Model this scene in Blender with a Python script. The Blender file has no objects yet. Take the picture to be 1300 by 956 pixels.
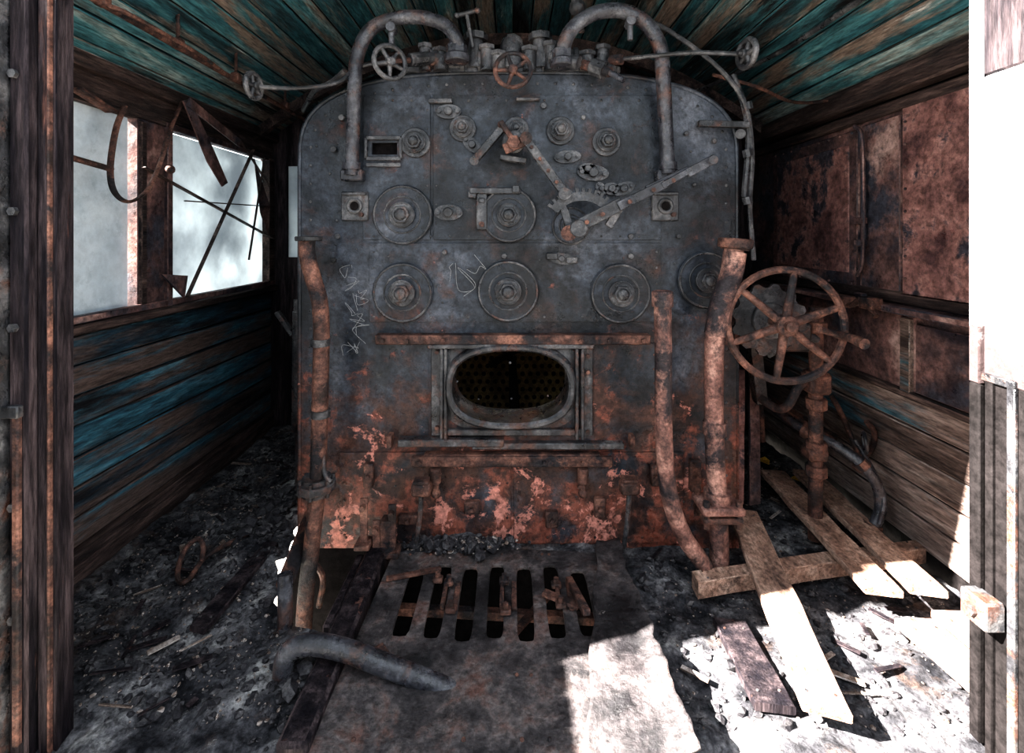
import bpy, bmesh, math, random
from mathutils import Vector, Matrix, noise
random.seed(7)
CH=1.27; F=620.0; D=2.02; W=1.6
def P(px,py,y): return Vector(((px-650)*y/F, y, CH-(py-300)*y/F))
def PX(px,py,X):
    y=X*F/(px-650); return Vector((X,y,CH-(py-300)*y/F))
def PF(px,py,z=0.0):
    y=(CH-z)*F/(py-300); return Vector(((px-650)*y/F,y,z))
# ------------------------------------------------------------ materials
def grunge(name, cols, scale=6, stretch=(1,1,1), rough=.7, metal=0.0, bump=.4, bscale=40,
           patches=(), island=0.0, spec=.2, rvar=.25, detail=12, grit=.5, gs=9):
    m=bpy.data.materials.new(name); m.use_nodes=True
    n=m.node_tree.nodes; L=m.node_tree.links; b=n['Principled BSDF']
    g=n.new('ShaderNodeNewGeometry')
    mp=n.new('ShaderNodeMapping'); mp.inputs['Scale'].default_value=stretch
    L.new(g.outputs['Position'],mp.inputs['Vector'])
    vec=mp.outputs['Vector']
    if island>0:
        cx=n.new('ShaderNodeCombineXYZ'); ml=n.new('ShaderNodeMath'); ml.operation='MULTIPLY'; ml.inputs[1].default_value=37
        L.new(g.outputs['Random Per Island'],ml.inputs[0]); 
        for k in range(3): L.new(ml.outputs[0],cx.inputs[k])
        ad=n.new('ShaderNodeVectorMath'); L.new(vec,ad.inputs[0]); L.new(cx.outputs[0],ad.inputs[1]); vec=ad.outputs[0]
    def nz(s,d=10,r=.68,dist=.2,v=None):
        t=n.new('ShaderNodeTexNoise'); t.inputs['Scale'].default_value=s; t.inputs['Detail'].default_value=d
        t.inputs['Roughness'].default_value=r; t.inputs['Distortion'].default_value=dist
        L.new(v or vec,t.inputs['Vector']); return t.outputs['Fac']
    f=nz(scale,detail)
    if island>0:
        mr=n.new('ShaderNodeMapRange'); mr.inputs['To Min'].default_value=-island; mr.inputs['To Max'].default_value=island
        L.new(g.outputs['Random Per Island'],mr.inputs['Value'])
        a=n.new('ShaderNodeMath'); L.new(f,a.inputs[0]); L.new(mr.outputs[0],a.inputs[1]); f=a.outputs[0]
    r=n.new('ShaderNodeValToRGB'); e=r.color_ramp.elements
    while len(e)<len(cols): e.new(.5)
    for i,(p,c) in enumerate(cols): e[i].position=p; e[i].color=(*c,1)
    L.new(f,r.inputs[0]); col=r.outputs[0]
    sep=n.new('ShaderNodeSeparateXYZ'); L.new(g.outputs['Position'],sep.inputs[0])
    hsum=None
    for (pc,ps,th,wd,zf) in patches:
        q=nz(ps,12,.72,.3)
        if zf:
            z0,z1,am=zf
            mr=n.new('ShaderNodeMapRange'); mr.inputs['From Min'].default_value=z0; mr.inputs['From Max'].default_value=z1
            mr.inputs['To Min'].default_value=am; mr.inputs['To Max'].default_value=0; L.new(sep.outputs['Z'],mr.inputs['Value'])
            a=n.new('ShaderNodeMath'); L.new(q,a.inputs[0]); L.new(mr.outputs[0],a.inputs[1]); q=a.outputs[0]
        mr=n.new('ShaderNodeMapRange'); mr.inputs['From Min'].default_value=th-wd; mr.inputs['From Max'].default_value=th+wd
        L.new(q,mr.inputs['Value'])
        mx=n.new('ShaderNodeMix'); mx.data_type='RGBA'; L.new(mr.outputs[0],mx.inputs[0]); L.new(col,mx.inputs[6]); mx.inputs[7].default_value=(*pc,1)
        col=mx.outputs[2]
        if hsum is None: hsum=mr.outputs[0]
        else:
            a=n.new('ShaderNodeMath'); L.new(hsum,a.inputs[0]); L.new(mr.outputs[0],a.inputs[1]); hsum=a.outputs[0]
    mr=n.new('ShaderNodeMapRange'); mr.inputs['From Min'].default_value=.38; mr.inputs['From Max'].default_value=.62
    mr.inputs['To Min'].default_value=1-grit; mr.inputs['To Max'].default_value=1+grit
    L.new(nz(scale*gs,8,.75),mr.inputs['Value'])
    vm=n.new('ShaderNodeVectorMath'); vm.operation='SCALE'; L.new(col,vm.inputs[0]); L.new(mr.outputs[0],vm.inputs['Scale']); col=vm.outputs[0]
    L.new(col,b.inputs['Base Color'])
    b.inputs['Metallic'].default_value=metal; b.inputs['Specular IOR Level'].default_value=spec
    rr=n.new('ShaderNodeMapRange'); rr.inputs['From Min'].default_value=.35; rr.inputs['From Max'].default_value=.65
    rr.inputs['To Min'].default_value=max(.05,rough-rvar); rr.inputs['To Max'].default_value=min(1,rough+rvar)
    L.new(nz(scale*2.3,6),rr.inputs['Value']); L.new(rr.outputs[0],b.inputs['Roughness'])
    h=nz(bscale,8,.65)
    if hsum is not None:
        a=n.new('ShaderNodeMath'); a.operation='MULTIPLY_ADD'; a.inputs[1].default_value=.35; L.new(hsum,a.inputs[0]); L.new(h,a.inputs[2]); h=a.outputs[0]
    bp=n.new('ShaderNodeBump'); bp.inputs['Strength'].default_value=bump; bp.inputs['Distance'].default_value=.008
    L.new(h,bp.inputs['Height']); L.new(bp.outputs[0],b.inputs['Normal'])
    return m
M={}
M['boiler']=grunge('boiler_black_steel',[(.38,(.005,.006,.008)),(.48,(.014,.017,.022)),(.56,(.030,.035,.045)),(.68,(.085,.09,.105))],
    scale=2.6,rough=.42,metal=.0,bump=.6,bscale=28,spec=.34,gs=16,grit=.5,
    patches=[((.055,.025,.018),4.5,.615,.07,(.2,1.15,.17)),((.005,.005,.006),2.2,.59,.06,None),((.17,.056,.037),9,.69,.045,(.0,1.2,.19)),((.46,.19,.145),6,.715,.012,(.15,1.2,.16)),((.20,.20,.22),22,.725,.02,None)])
M['casting']=grunge('cast_iron_dark',[(.38,(.007,.007,.008)),(.5,(.030,.030,.033)),(.62,(.10,.095,.095))],scale=9,rough=.38,metal=.0,bump=.6,bscale=60,spec=.5,
    patches=[((.085,.038,.026),11,.635,.06,(.2,1.4,.10))])
M['rust']=grunge('rusted_iron',[(.38,(.020,.012,.010)),(.5,(.085,.040,.030)),(.62,(.20,.095,.066))],scale=10,rough=.65,metal=.0,bump=.7,bscale=70,spec=.3,
    patches=[((.012,.011,.013),7,.55,.05,None),((.34,.18,.135),14,.68,.03,None)])
M['pipe_rust']=grunge('pipe_rust_pink',[(.38,(.045,.023,.020)),(.5,(.16,.078,.062)),(.62,(.34,.19,.15))],scale=9,rough=.6,metal=.0,bump=.6,bscale=60,spec=.3,
    patches=[((.018,.014,.016),6,.55,.05,(1.5,.4,.08))])
M['pipe_dark']=grunge('pipe_dark_steel',[(.38,(.008,.008,.010)),(.5,(.026,.026,.032)),(.64,(.08,.08,.088))],scale=10,rough=.36,metal=.0,bump=.45,bscale=60,spec=.5,
    patches=[((.075,.036,.026),8,.60,.06,None)])
def woodmat(name,stretch,cols,patches,island=.1,bs=22,grit=.55): 
    return grunge(name,cols,scale=3,stretch=stretch,rough=.6,bump=.8,bscale=bs,patches=patches,island=island,spec=.2,grit=grit,gs=7)
M['ceil']=woodmat('ceiling_wood_teal',(5,.6,5),[(.28,(.015,.022,.026)),(.42,(.022,.08,.095)),(.56,(.055,.155,.17)),(.72,(.26,.30,.28))],
    [((.17,.13,.105),1.4,.535,.04,None),((.008,.008,.009),.9,.56,.05,None),((.50,.48,.45),3,.65,.03,None)],island=.12)
M['wallwood']=woodmat('wall_wood_teal',(5,.6,5),[(.28,(.008,.010,.014)),(.42,(.017,.042,.062)),(.56,(.035,.115,.155)),(.74,(.12,.21,.25))],
    [((.085,.060,.052),1.6,.52,.05,(0,1,.05)),((.008,.008,.010),1.3,.57,.06,None),((.34,.29,.27),4,.67,.03,None)],island=.12)
M['wallwood_r']=woodmat('wall_wood_brown',(5,.6,5),[(.28,(.03,.022,.02)),(.45,(.13,.09,.075)),(.6,(.23,.17,.145)),(.75,(.42,.36,.32))],
    [((.05,.12,.15),1.6,.60,.05,None),((.02,.015,.014),1.3,.6,.07,None)],island=.1)
M['darkwood']=grunge('dark_sooty_wood',[(.38,(.006,.005,.007)),(.5,(.018,.014,.016)),(.62,(.055,.041,.043))],scale=3,stretch=(6,6,.7),rough=.6,bump=.8,bscale=22,
    patches=[((.11,.055,.045),2.5,.64,.03,None)],island=.04,spec=.08,gs=7)
M['darkbeam']=woodmat('dark_eave_beam',(6,.7,6),[(.3,(.012,.009,.009)),(.5,(.045,.03,.027)),(.7,(.15,.10,.085))],
    [((.010,.009,.010),2,.57,.05,None)],island=.05)
M['plank']=woodmat('weathered_plank',(4,2.2,4),[(.3,(.11,.065,.05)),(.48,(.25,.155,.115)),(.66,(.45,.32,.25))],
    [((.05,.033,.028),2.2,.61,.06,None)],island=.06)
M['rustwall']=grunge('rust_sheet_wall',[(.38,(.020,.016,.020)),(.48,(.07,.043,.041)),(.57,(.15,.082,.072)),(.68,(.30,.20,.175))],scale=4,rough=.5,metal=.0,bump=.5,bscale=30,
    patches=[((.038,.038,.048),2.5,.54,.04,None),((.30,.14,.11),11,.68,.03,None)],island=.04)
M['rustred']=grunge('rust_red_panel',[(.38,(.06,.031,.031)),(.5,(.20,.10,.087)),(.62,(.38,.21,.18))],scale=4,rough=.5,metal=.0,bump=.6,bscale=40,
    patches=[((.036,.033,.042),4,.555,.03,None),((.46,.44,.44),8,.69,.02,None)])
M['floor']=grunge('ash_floor',[(.38,(.010,.010,.012)),(.48,(.042,.041,.045)),(.56,(.10,.096,.10)),(.68,(.30,.29,.28))],scale=6,rough=.9,bump=1.0,bscale=35,rvar=.1,grit=.6,
    patches=[((.40,.38,.37),12,.66,.03,None),((.075,.05,.04),4,.62,.06,None)],spec=.1)
M['grate']=grunge('floor_plate_steel',[(.38,(.010,.009,.010)),(.5,(.042,.036,.037)),(.62,(.13,.11,.105))],scale=5,rough=.6,metal=.0,bump=.8,bscale=50,gs=12,spec=.3,
    patches=[((.085,.045,.037),5,.58,.05,None),((.008,.007,.008),4,.59,.04,None),((.28,.24,.22),18,.69,.03,None)])
M['coal']=grunge('coal_lump',[(.3,(.008,.007,.009)),(.5,(.028,.026,.029)),(.7,(.10,.094,.095))],scale=14,rough=.7,bump=.6,bscale=90,island=.12)
M['clinker']=grunge('clinker',[(.3,(.05,.036,.03)),(.5,(.15,.11,.09)),(.7,(.42,.37,.34))],scale=14,rough=.9,bump=.6,bscale=90,island=.15)
M['paint']=grunge('peeling_cream_paint',[(.34,(.34,.33,.34)),(.5,(.55,.54,.54)),(.66,(.7,.69,.68))],scale=6,rough=.6,bump=.6,bscale=30,grit=.2,
    patches=[((.05,.035,.035),5,.60,.04,(.85,1.1,.3)),((.12,.08,.07),9,.70,.02,None)])
M['sheet']=grunge('galvanised_sheet',[(.3,(.30,.37,.43)),(.5,(.46,.53,.58)),(.7,(.66,.72,.76))],scale=2,rough=.35,metal=.0,bump=.15,bscale=20,grit=.10,spec=.4,
    patches=[((.25,.16,.12),6,.70,.03,None)])
M['gravel']=grunge('ballast_ground',[(.3,(.2,.19,.17)),(.5,(.32,.30,.27)),(.7,(.45,.42,.38))],scale=5,rough=.95,bump=.8,bscale=8)
M['brick']=grunge('firebox_soot',[(.3,(.03,.022,.012)),(.5,(.10,.07,.034)),(.7,(.20,.15,.07))],scale=5,rough=.9,bump=.5)
M['black']=grunge('matt_black',[(.3,(.004,.0035,.0035)),(.7,(.012,.010,.010))],scale=5,rough=.9,bump=.3,spec=.05)  # general black; in holes and the pipe end it is painted shade
M['chalk']=grunge('chalk',[(.3,(.16,.16,.16)),(.7,(.36,.36,.36))],scale=50,rough=.95)
M['leaf']=grunge('dry_leaf',[(.3,(.45,.22,.03)),(.7,(.65,.4,.06))],scale=20,rough=.8)
def film():
    m=bpy.data.materials.new('dusty_window_glass'); m.use_nodes=True; n=m.node_tree.nodes; L=m.node_tree.links
    o=n['Material Output']; n.remove(n['Principled BSDF'])
    d=n.new('ShaderNodeBsdfDiffuse'); t=n.new('ShaderNodeBsdfTranslucent')
    g=n.new('ShaderNodeNewGeometry'); z=n.new('ShaderNodeTexNoise'); z.inputs['Scale'].default_value=2.2; z.inputs['Detail'].default_value=10; z.inputs['Roughness'].default_value=.6
    L.new(g.outputs['Position'],z.inputs['Vector'])
    r=n.new('ShaderNodeValToRGB'); r.color_ramp.elements[0].position=.34; r.color_ramp.elements[0].color=(.36,.40,.43,1)
    r.color_ramp.elements[1].position=.6; r.color_ramp.elements[1].color=(.74,.79,.81,1); L.new(z.outputs['Fac'],r.inputs[0])
    L.new(r.outputs[0],d.inputs[0]); L.new(r.outputs[0],t.inputs[0])
    a=n.new('ShaderNodeMixShader'); a.inputs[0].default_value=.20; L.new(d.outputs[0],a.inputs[1]); L.new(t.outputs[0],a.inputs[2])
    L.new(a.outputs[0],o.inputs['Surface']); return m
M['film']=film()
# ------------------------------------------------------------ geometry builder
def frame(ax):
    ax=Vector(ax).normalized(); up=Vector((0,0,1)) if abs(ax.z)<.9 else Vector((1,0,0))
    u=ax.cross(up).normalized(); v=ax.cross(u).normalized(); return ax,u,v
def smooth_path(pts,k=8):
    pts=[Vector(p) for p in pts]
    if len(pts)<3: return pts
    out=[]; q=[2*pts[0]-pts[1]]+pts+[2*pts[-1]-pts[-2]]
    for i in range(1,len(q)-2):
        p0,p1,p2,p3=q[i-1:i+3]
        for j in range(k):
            t=j/k
            out.append(.5*((2*p1)+(p2-p0)*t+(2*p0-5*p1+4*p2-p3)*t*t+(3*p1-p0-3*p2+p3)*t**3))
    out.append(pts[-1]); return out
def empty(name,loc=(0,0,0)):
    e=bpy.data.objects.new(name,None); e.empty_display_size=.1; bpy.context.collection.objects.link(e); e.location=loc; return e
class Ob:
    def __init__(s,name,*mats,parent=None):
        s.name=name; s.mats=mats; s.v=[]; s.f=[]; s.mi=[]; s.parent=parent
    def add(s,vs,fs,mi=0):
        o=len(s.v); s.v+= [tuple(a) for a in vs]; s.f+=[tuple(i+o for i in f) for f in fs]; s.mi+=[mi]*len(fs)
    def box(s,c,size,rot=None,mi=0,ch=.003):
        c=Vector(c); hx,hy,hz=[a/2 for a in size]; ch=min(ch,hx*.45,hy*.45,hz*.45)
        bm=bmesh.new(); bmesh.ops.create_cube(bm,size=1)
        for v in bm.verts: v.co=Vector((v.co.x*2*hx,v.co.y*2*hy,v.co.z*2*hz))
        if ch>0: bmesh.ops.bevel(bm,geom=bm.edges[:],offset=ch,segments=1,affect='EDGES')
        R=rot if rot is not None else Matrix.Identity(3)
        bm.verts.index_update()
        s.add([c+R@v.co for v in bm.verts],[[v.index for v in f.verts] for f in bm.faces],mi); bm.free()
    def bar(s,a,b,w,t,mi=0,up=(0,0,1),ch=.002):
        a=Vector(a); b=Vector(b); x=(b-a).normalized(); up=Vector(up); y=up.cross(x)
        if y.length<1e-3: y=Vector((0,1,0)).cross(x)
        y.normalize(); z=x.cross(y)
        R=Matrix((x,y,z)).transposed(); s.box((a+b)/2,((b-a).length,w,t),R,mi,ch)
    def cyl(s,a,b,r,seg=20,mi=0,r2=None,ch=.0):
        a=Vector(a); b=Vector(b); ax,u,v=frame(b-a); r2=r if r2 is None else r2
        rings=[(a,r),(b,r2)]
        if ch>0: rings=[(a,r-ch),(a+ax*ch,r),(b-ax*ch,r2),(b,r2-ch)]
        vs=[];fs=[]
        for c,rr in rings:
            for i in range(seg):
                t=2*math.pi*i/seg; vs.append(c+u*math.cos(t)*rr+v*math.sin(t)*rr)
        for k in range(len(rings)-1):
            for i in range(seg):
                j=(i+1)%seg; fs.append((k*seg+i,k*seg+j,(k+1)*seg+j,(k+1)*seg+i))
        fs.append(tuple(range(seg))[::-1]); fs.append(tuple(range((len(rings)-1)*seg,len(rings)*seg)))
        s.add(vs,fs,mi)
    def tube(s,pts,r,seg=14,mi=0,k=8,closed=False,smooth=True,flat=None):
        p=smooth_path(pts,k) if smooth else [Vector(a) for a in pts]
        n=len(p); vs=[];fs=[]
        ax,u,v=frame((p[1]-p[0]))
        for i in range(n):
            if closed: t=(p[(i+1)%n]-p[i-1]).normalized()
            else: t=(p[min(i+1,n-1)]-p[max(i-1,0)]).normalized()
            u=(u-t*u.dot(t)).normalized(); v=t.cross(u)
            rr=r(i/(n-1)) if callable(r) else r
            for j in range(seg):
                a=2*math.pi*j/seg; vs.append(p[i]+u*math.cos(a)*rr+v*math.sin(a)*rr*(flat or 1))
        m=n if closed else n-1
        for i in range(m):
            i2=(i+1)%n
            for j in range(seg):
                j2=(j+1)%seg; fs.append((i*seg+j,i*seg+j2,i2*seg+j2,i2*seg+j))
        if not closed:
            fs.append(tuple(range(seg))[::-1]); fs.append(tuple(range((n-1)*seg,n*seg)))
        s.add(vs,fs,mi)
    def torus(s,c,ax,R,r,seg=36,mi=0,sx=1,sz=1):
        ax,u,v=frame(ax); c=Vector(c)
        s.tube([c+u*math.cos(2*math.pi*i/seg)*R*sx+v*math.sin(2*math.pi*i/seg)*R*sz for i in range(seg)],r,8,mi,closed=True,smooth=False)
    def ball(s,c,r,mi=0,sc=(1,1,1)):
        bm=bmesh.new(); bmesh.ops.create_icosphere(bm,subdivisions=2,radius=r); bm.verts.index_update()
        s.add([Vector(c)+Vector((v.co.x*sc[0],v.co.y*sc[1],v.co.z*sc[2])) for v in bm.verts],[[v.index for v in f.verts] for f in bm.faces],mi); bm.free()
    def poly(s,pts,off,mi=0):
        n=len(pts); off=Vector(off); pts=[Vector(p) for p in pts]
        s.add(pts+[p+off for p in pts],[tuple(range(n)),tuple(range(n,2*n))[::-1]]+[(i,n+i,n+(i+1)%n,(i+1)%n) for i in range(n)],mi)
    def wheel(s,c,ax,R,r,ns=6,hub=.03,mi=0,a0=0,spr=None):
        c=Vector(c); ax,u,v=frame(ax); s.torus(c,ax,R,r,mi=mi,seg=44)
        for i in range(ns):
            t=a0+2*math.pi*i/ns; d=u*math.cos(t)+v*math.sin(t)
            s.cyl(c+d*hub*.7,c+d*R,(spr or r*.8)*1.25,10,mi,r2=(spr or r*.8)*.85)
        s.cyl(c-ax*r*2,c+ax*r*2,hub,20,mi,ch=.003); s.cyl(c-ax*r*3.3,c-ax*r*2,hub*.55,6,mi)
    def done(s,ang=40):
        me=bpy.data.meshes.new(s.name); me.from_pydata(s.v,[],s.f); 
        for m in s.mats: me.materials.append(M[m])
        me.polygons.foreach_set('material_index',s.mi); me.update()
        bm=bmesh.new(); bm.from_mesh(me); bmesh.ops.recalc_face_normals(bm,faces=bm.faces); bm.to_mesh(me); bm.free()
        me.polygons.foreach_set('use_smooth',[True]*len(me.polygons)); me.set_sharp_from_angle(angle=math.radians(ang))
        o=bpy.data.objects.new(s.name,me); bpy.context.collection.objects.link(o)
        if s.parent: o.parent=s.parent
        return o
def plate(name,mat,outline,holes,th,y=None,z=None,parent=None,bev=.0):
    cu=bpy.data.curves.new(name,'CURVE'); cu.dimensions='2D'; cu.fill_mode='BOTH'; cu.extrude=th/2-bev; cu.bevel_depth=bev; cu.bevel_resolution=1
    for loop in [outline]+holes:
        sp=cu.splines.new('POLY'); sp.points.add(len(loop)-1)
        for i,p in enumerate(loop): sp.points[i].co=(p[0],p[1],0,1)
        sp.use_cyclic_u=True
    t=bpy.data.objects.new('tmp',cu); bpy.context.collection.objects.link(t)
    me=bpy.data.meshes.new_from_object(t.evaluated_get(bpy.context.evaluated_depsgraph_get())); bpy.data.objects.remove(t)
    for v in me.vertices:
        a=v.co.copy()
        v.co=(a.x,y+th/2-a.z,a.y) if y is not None else (a.x,a.y,z-th/2+a.z)
    me.materials.clear(); me.materials.append(M[mat]); me.name=name
    bm=bmesh.new(); bm.from_mesh(me); bmesh.ops.remove_doubles(bm,verts=bm.verts,dist=1e-5); bmesh.ops.recalc_face_normals(bm,faces=bm.faces); bm.to_mesh(me); bm.free()
    o=bpy.data.objects.new(name,me); bpy.context.collection.objects.link(o)
    if parent: o.parent=parent
    return o
def ell(cx,cz,a,b,n=48,pw=2.0):
    o=[]
    for i in range(n):
        t=2*math.pi*i/n; c,s_=math.cos(t),math.sin(t)
        o.append((cx+a*math.copysign(abs(c)**(2/pw),c),cz+b*math.copysign(abs(s_)**(2/pw),s_)))
    return o
def rect(x0,z0,x1,z1): return [(x0,z0),(x1,z0),(x1,z1),(x0,z1)]
def roofz(x): return 1.92+.60*(1-min(1,abs(x)/W)**2.1)
YF=3.25; YR=1.2
# ============================================================ ROOM
g=Ob('ground','gravel'); g.add([(-30,-30,-1.5),(30,-30,-1.5),(30,30,-1.5),(-30,30,-1.5)],[(0,1,2,3)]); g.done()
td=Ob('unseen_tender','black','casting')  # unseen tender, added to keep front sky light off the boiler face
td.box((0,-1.15,.35),(3.0,.06,2.3),mi=0,ch=.01); td.box((-1.47,-3.2,.35),(.06,4.1,2.3),mi=0); td.box((1.47,-3.2,.35),(.06,4.1,2.3),mi=0); td.box((0,-3.2,-.7),(3.0,4.1,.1),mi=0); td.box((0,-3.2,1.1),(2.9,4.0,.1),mi=0)
for x in (-1.2,-.4,.4,1.2): td.box((x,-1.11,.35),(.06,.03,2.2),mi=1)
for x in (-1.0,1.0):
    for y in (-1.9,-4.3): td.cyl((x*.75-.06,y,-1.0),(x*.75+.06,y,-1.0),.5,32,1,ch=.01)
td.done()
c=Ob('ceiling','ceil','black','darkbeam')
xs=[-W]; 
while xs[-1]<W:
    x=xs[-1]; sl=(roofz(x+.01)-roofz(x-.01))/.02 if abs(x)<W-.02 else 1.2*(1 if x<0 else -1)
    xs.append(min(W,x+.105/math.sqrt(1+sl*sl)))
for a,b in zip(xs[:-1],xs[1:]):
    if b-a<.02: continue
    A=Vector((a,0,roofz(a))); B=Vector((b,0,roofz(b))); d=(B-A).normalized()
    A+=d*.003; B-=d*.003
    mid=(A+B)/2; dz=random.uniform(-.004,.004); nrm=Vector((-d.z,0,d.x))
    R=Matrix((d,Vector((0,1,0)),nrm)).transposed()
    c.box(mid+nrm*(.012+dz)+Vector((0,(1.15+YF)/2,0)),((B-A).length,YF-1.15,.02),R,0,.004)
n=30
for k in range(n):
    a=-W-.08+(2*W+.16)*k/n; b=-W-.08+(2*W+.16)*(k+1)/n
    c.poly([(a,1.13,roofz(a)+.03),(b,1.13,roofz(b)+.03),(b,1.13,roofz(b)+.05),(a,1.13,roofz(a)+.05)],(0,YF+.1-1.13,0),1)
for yy in (3.0,):
    for k in range(n):
        a=-W+2*W*k/n; b=-W+2*W*(k+1)/n
        c.poly([(a,yy,roofz(a)-.07),(b,yy,roofz(b)-.07),(b,yy,roofz(b)),(a,yy,roofz(a))],(0,.05,0),2)
c.done()
ow=[(-W-.05,-.1),(W+.05,-.1),(W+.05,1.93)]+[(x*W/10,roofz(x*W/10)+.02) for x in range(10,-11,-1)]+[(-W-.05,1.93)]
plate('wall_front','darkwood',ow,[rect(-1.50,1.13,-1.42,1.74)],.05,y=YF)
wn=Ob('window_1','film'); wn.box((-1.46,YF+.03,1.435),(.10,.004,.63),ch=0); wn.done()
# LEFT wall
wl=Ob('wall_left','wallwood','darkbeam','rustwall','black')
zb=.12; hb=(.905-.12)/7
for i in range(7):
    wl.box((-W-.012+random.uniform(-.004,.003),(1.2+YF)/2,zb+hb*(i+.5)),(.024,YF-1.2,hb-.007),ch=.005)
wl.box((-W-.05,(1.2+YF)/2,.45),(.05,YF-1.2,1.0),mi=3)
wl.box((-W-.05,(1.2+YF)/2,-.38),(.05,YF-1.2,.7),mi=3)  # unseen skirt, added to keep low sun out of the pit
wl.box((-W-.005,(1.2+YF)/2,.055),(.05,YF-1.2,.12),mi=1)
wl.box((-W+.0,(1.2+YF)/2,.93),(.09,YF-1.2,.035),mi=1,ch=.006)
wl.box((-W+.012,(1.2+YF)/2,.965),(.03,YF-1.2,.03),mi=2,ch=.004)
wl.box((-W-.02,(1.2+YF)/2,1.86),(.06,YF-1.2,.18),mi=1)
wl.box((-W+.03,(1.2+YF)/2,1.915),(.05,YF-1.2,.06),mi=1,ch=.008)
wl.box((-W-.02,2.17,1.36),(.06,.19,.84),mi=2)
wl.box((-W+.015,2.095,1.36),(.02,.03,.80),mi=1)
wl.box((-W+.015,2.25,1.36),(.025,.035,.82),mi=2)
wl.box((-W-.01,3.22,1.36),(.06,.07,.84),mi=1)
wl.box((-W-.01,2.72,1.78),(.05,.95,.03),mi=2)
wl.box((-W-.01,1.27,1.36),(.06,.14,.84),mi=1)
wl.done()
w2=Ob('window_2','film','sheet','darkbeam','rustwall')
w2.box((-W-.03,2.73,1.36),(.004,.94,.80),ch=0)
w2.box((-W-.025,1.7,1.36),(.006,.72,.82),mi=1,ch=0)
def LP(px,py,off=.02): return PX(px,py,-(W-off))
w2.bar(LP(182,212,.03),LP(345,302,.03),.008,.022,2,up=(1,0,0))
w2.bar(LP(322,190,.045),LP(238,376,.045),.006,.02,2,up=(1,0,0))
w2.bar(LP(300,170,.02),LP(344,240,.02),.006,.014,2,up=(1,0,0))
w2.bar(LP(336,200,.03),LP(316,330,.03),.006,.012,2,up=(1,0,0))
w2.bar(LP(235,255,.03),LP(340,262,.03),.006,.014,2,up=(1,0,0))
w2.poly([LP(203,348,.06),LP(236,350,.06),LP(232,378,.06)],(.01,0,0),3)
w2.poly([LP(322,200,.01),LP(342,262,.03),LP(340,300,.01),LP(330,270,.0)],(.004,0,0),3)
w2.done()
st=Ob('hanging_window_strap','rust')
pts=[LP(158,135,.10),LP(147,165,.11),LP(140,215,.12),LP(146,245,.12),LP(165,256,.12),LP(188,240,.12),LP(204,205,.12),LP(216,165,.12),LP(232,128,.10)]
st.tube(pts,.012,8,flat=.5); st.tube([LP(90,200,.1),LP(118,208,.11),LP(142,215,.12)],.011,8)
st.bar(LP(96,112,.05),LP(142,142,.05),.01,.05,up=(1,0,0)); st.ball(LP(216,215,.12),.02)
st.done()
bs=Ob('bent_steel_strip','rustwall')
bs.poly([LP(231,128,.14),LP(240,126,.14),LP(270,190,.14),LP(288,232,.14),LP(281,237,.14),LP(262,205,.14)],(.006,0,0))
bs.poly([LP(240,124,.15),LP(305,178,.1),LP(303,187,.1),LP(236,134,.15)],(.006,0,0)); bs.done()
# RIGHT wall
wr=Ob('wall_right','wallwood_r','darkbeam','rustwall','rustred','black')
wr.box((W+.05,(1.1+YF)/2,.7),(.05,YF-1.1,2.7),mi=4)
hb=.57/5
for i in range(5):
    wr.box((W+.012+random.uniform(-.003,.004),(1.2+YF)/2,.05+hb*(i+.5)),(.024,YF-1.2,hb-.006),ch=.005)
wr.box((W+.015,(1.2+YF)/2,.79),(.03,YF-1.2,.33),mi=2)
wr.box((W+.015,(1.2+YF)/2,1.40),(.03,YF-1.2,.85),mi=2)
wr.box((W-.02,(1.2+YF)/2,.975),(.11,YF-1.2,.03),mi=2,ch=.006)
wr.box((W-.005,(1.2+YF)/2,1.02),(.03,YF-1.2,.05),mi=1,ch=.006)
wr.box((W-.005,(1.2+YF)/2,.635),(.03,YF-1.2,.03),mi=1,ch=.006)
wr.box((W-.03,(1.2+YF)/2,1.90),(.08,YF-1.2,.10),mi=1,ch=.008)
wr.box((W-.005,(1.2+YF)/2,1.81),(.04,YF-1.2,.05),mi=1,ch=.008)
wr.box((W-.008,2.60,1.40),(.02,.72,.72),mi=2,ch=.006)
wr.box((W-.012,2.60,1.40),(.02,.62,.60),mi=3,ch=.006)
wr.box((W-.003,2.11,1.40),(.02,.22,.74),mi=2,ch=.004)
wr.box((W-.010,1.80,1.41),(.02,.36,.76),mi=3,ch=.006)
wr.box((W-.008,1.97,.79),(.02,.05,.3),mi=0)
wr.box((W-.008,1.78,.79),(.014,.28,.27),mi=2)
for i in range(9):
    for z in (1.05,1.75): wr.ball((W-.02,2.27+i*.082,z),.007,2)
for z in [1.1+.09*k for k in range(8)]:
    for y in (1.64,1.96): wr.ball((W-.022,y,z),.006,2)
def RP(px,py,off=.03): return PX(px,py,W-off)
wr.tube([RP(1085,160,.04),RP(1094,175,.05),RP(1096,250,.05),RP(1095,330,.05),RP(1088,350,.04)],.009,8,2)
for z in (1.24,1.34,1.0): wr.box((W-.03,2.2,z),(.03,.05,.03),mi=2)
wr.box((W-.02,2.85,1.9),(.03,.3,.02),mi=3)
wr.done()
wb=Ob('wall_rear','darkwood')
wb.box((-1.49,1.23,.95),(.34,.05,2.0)); wb.box((1.48,1.23,.95),(.34,.05,2.0)); wb.done()
cd=Ob('sun_blocking_door','wallwood','rust')  # unseen half-door, added to block sun from the centre floor
for i in range(6): cd.box((-1.33,.66+i*.098,.575),(.03,.093,1.15),ch=.004)
for z in (.2,.95): cd.box((-1.305,.90,z),(.012,.58,.05),mi=1); cd.cyl((-1.30,1.165,z-.04),(-1.30,1.165,z+.04),.014,12,1)
cd.done()
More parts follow.
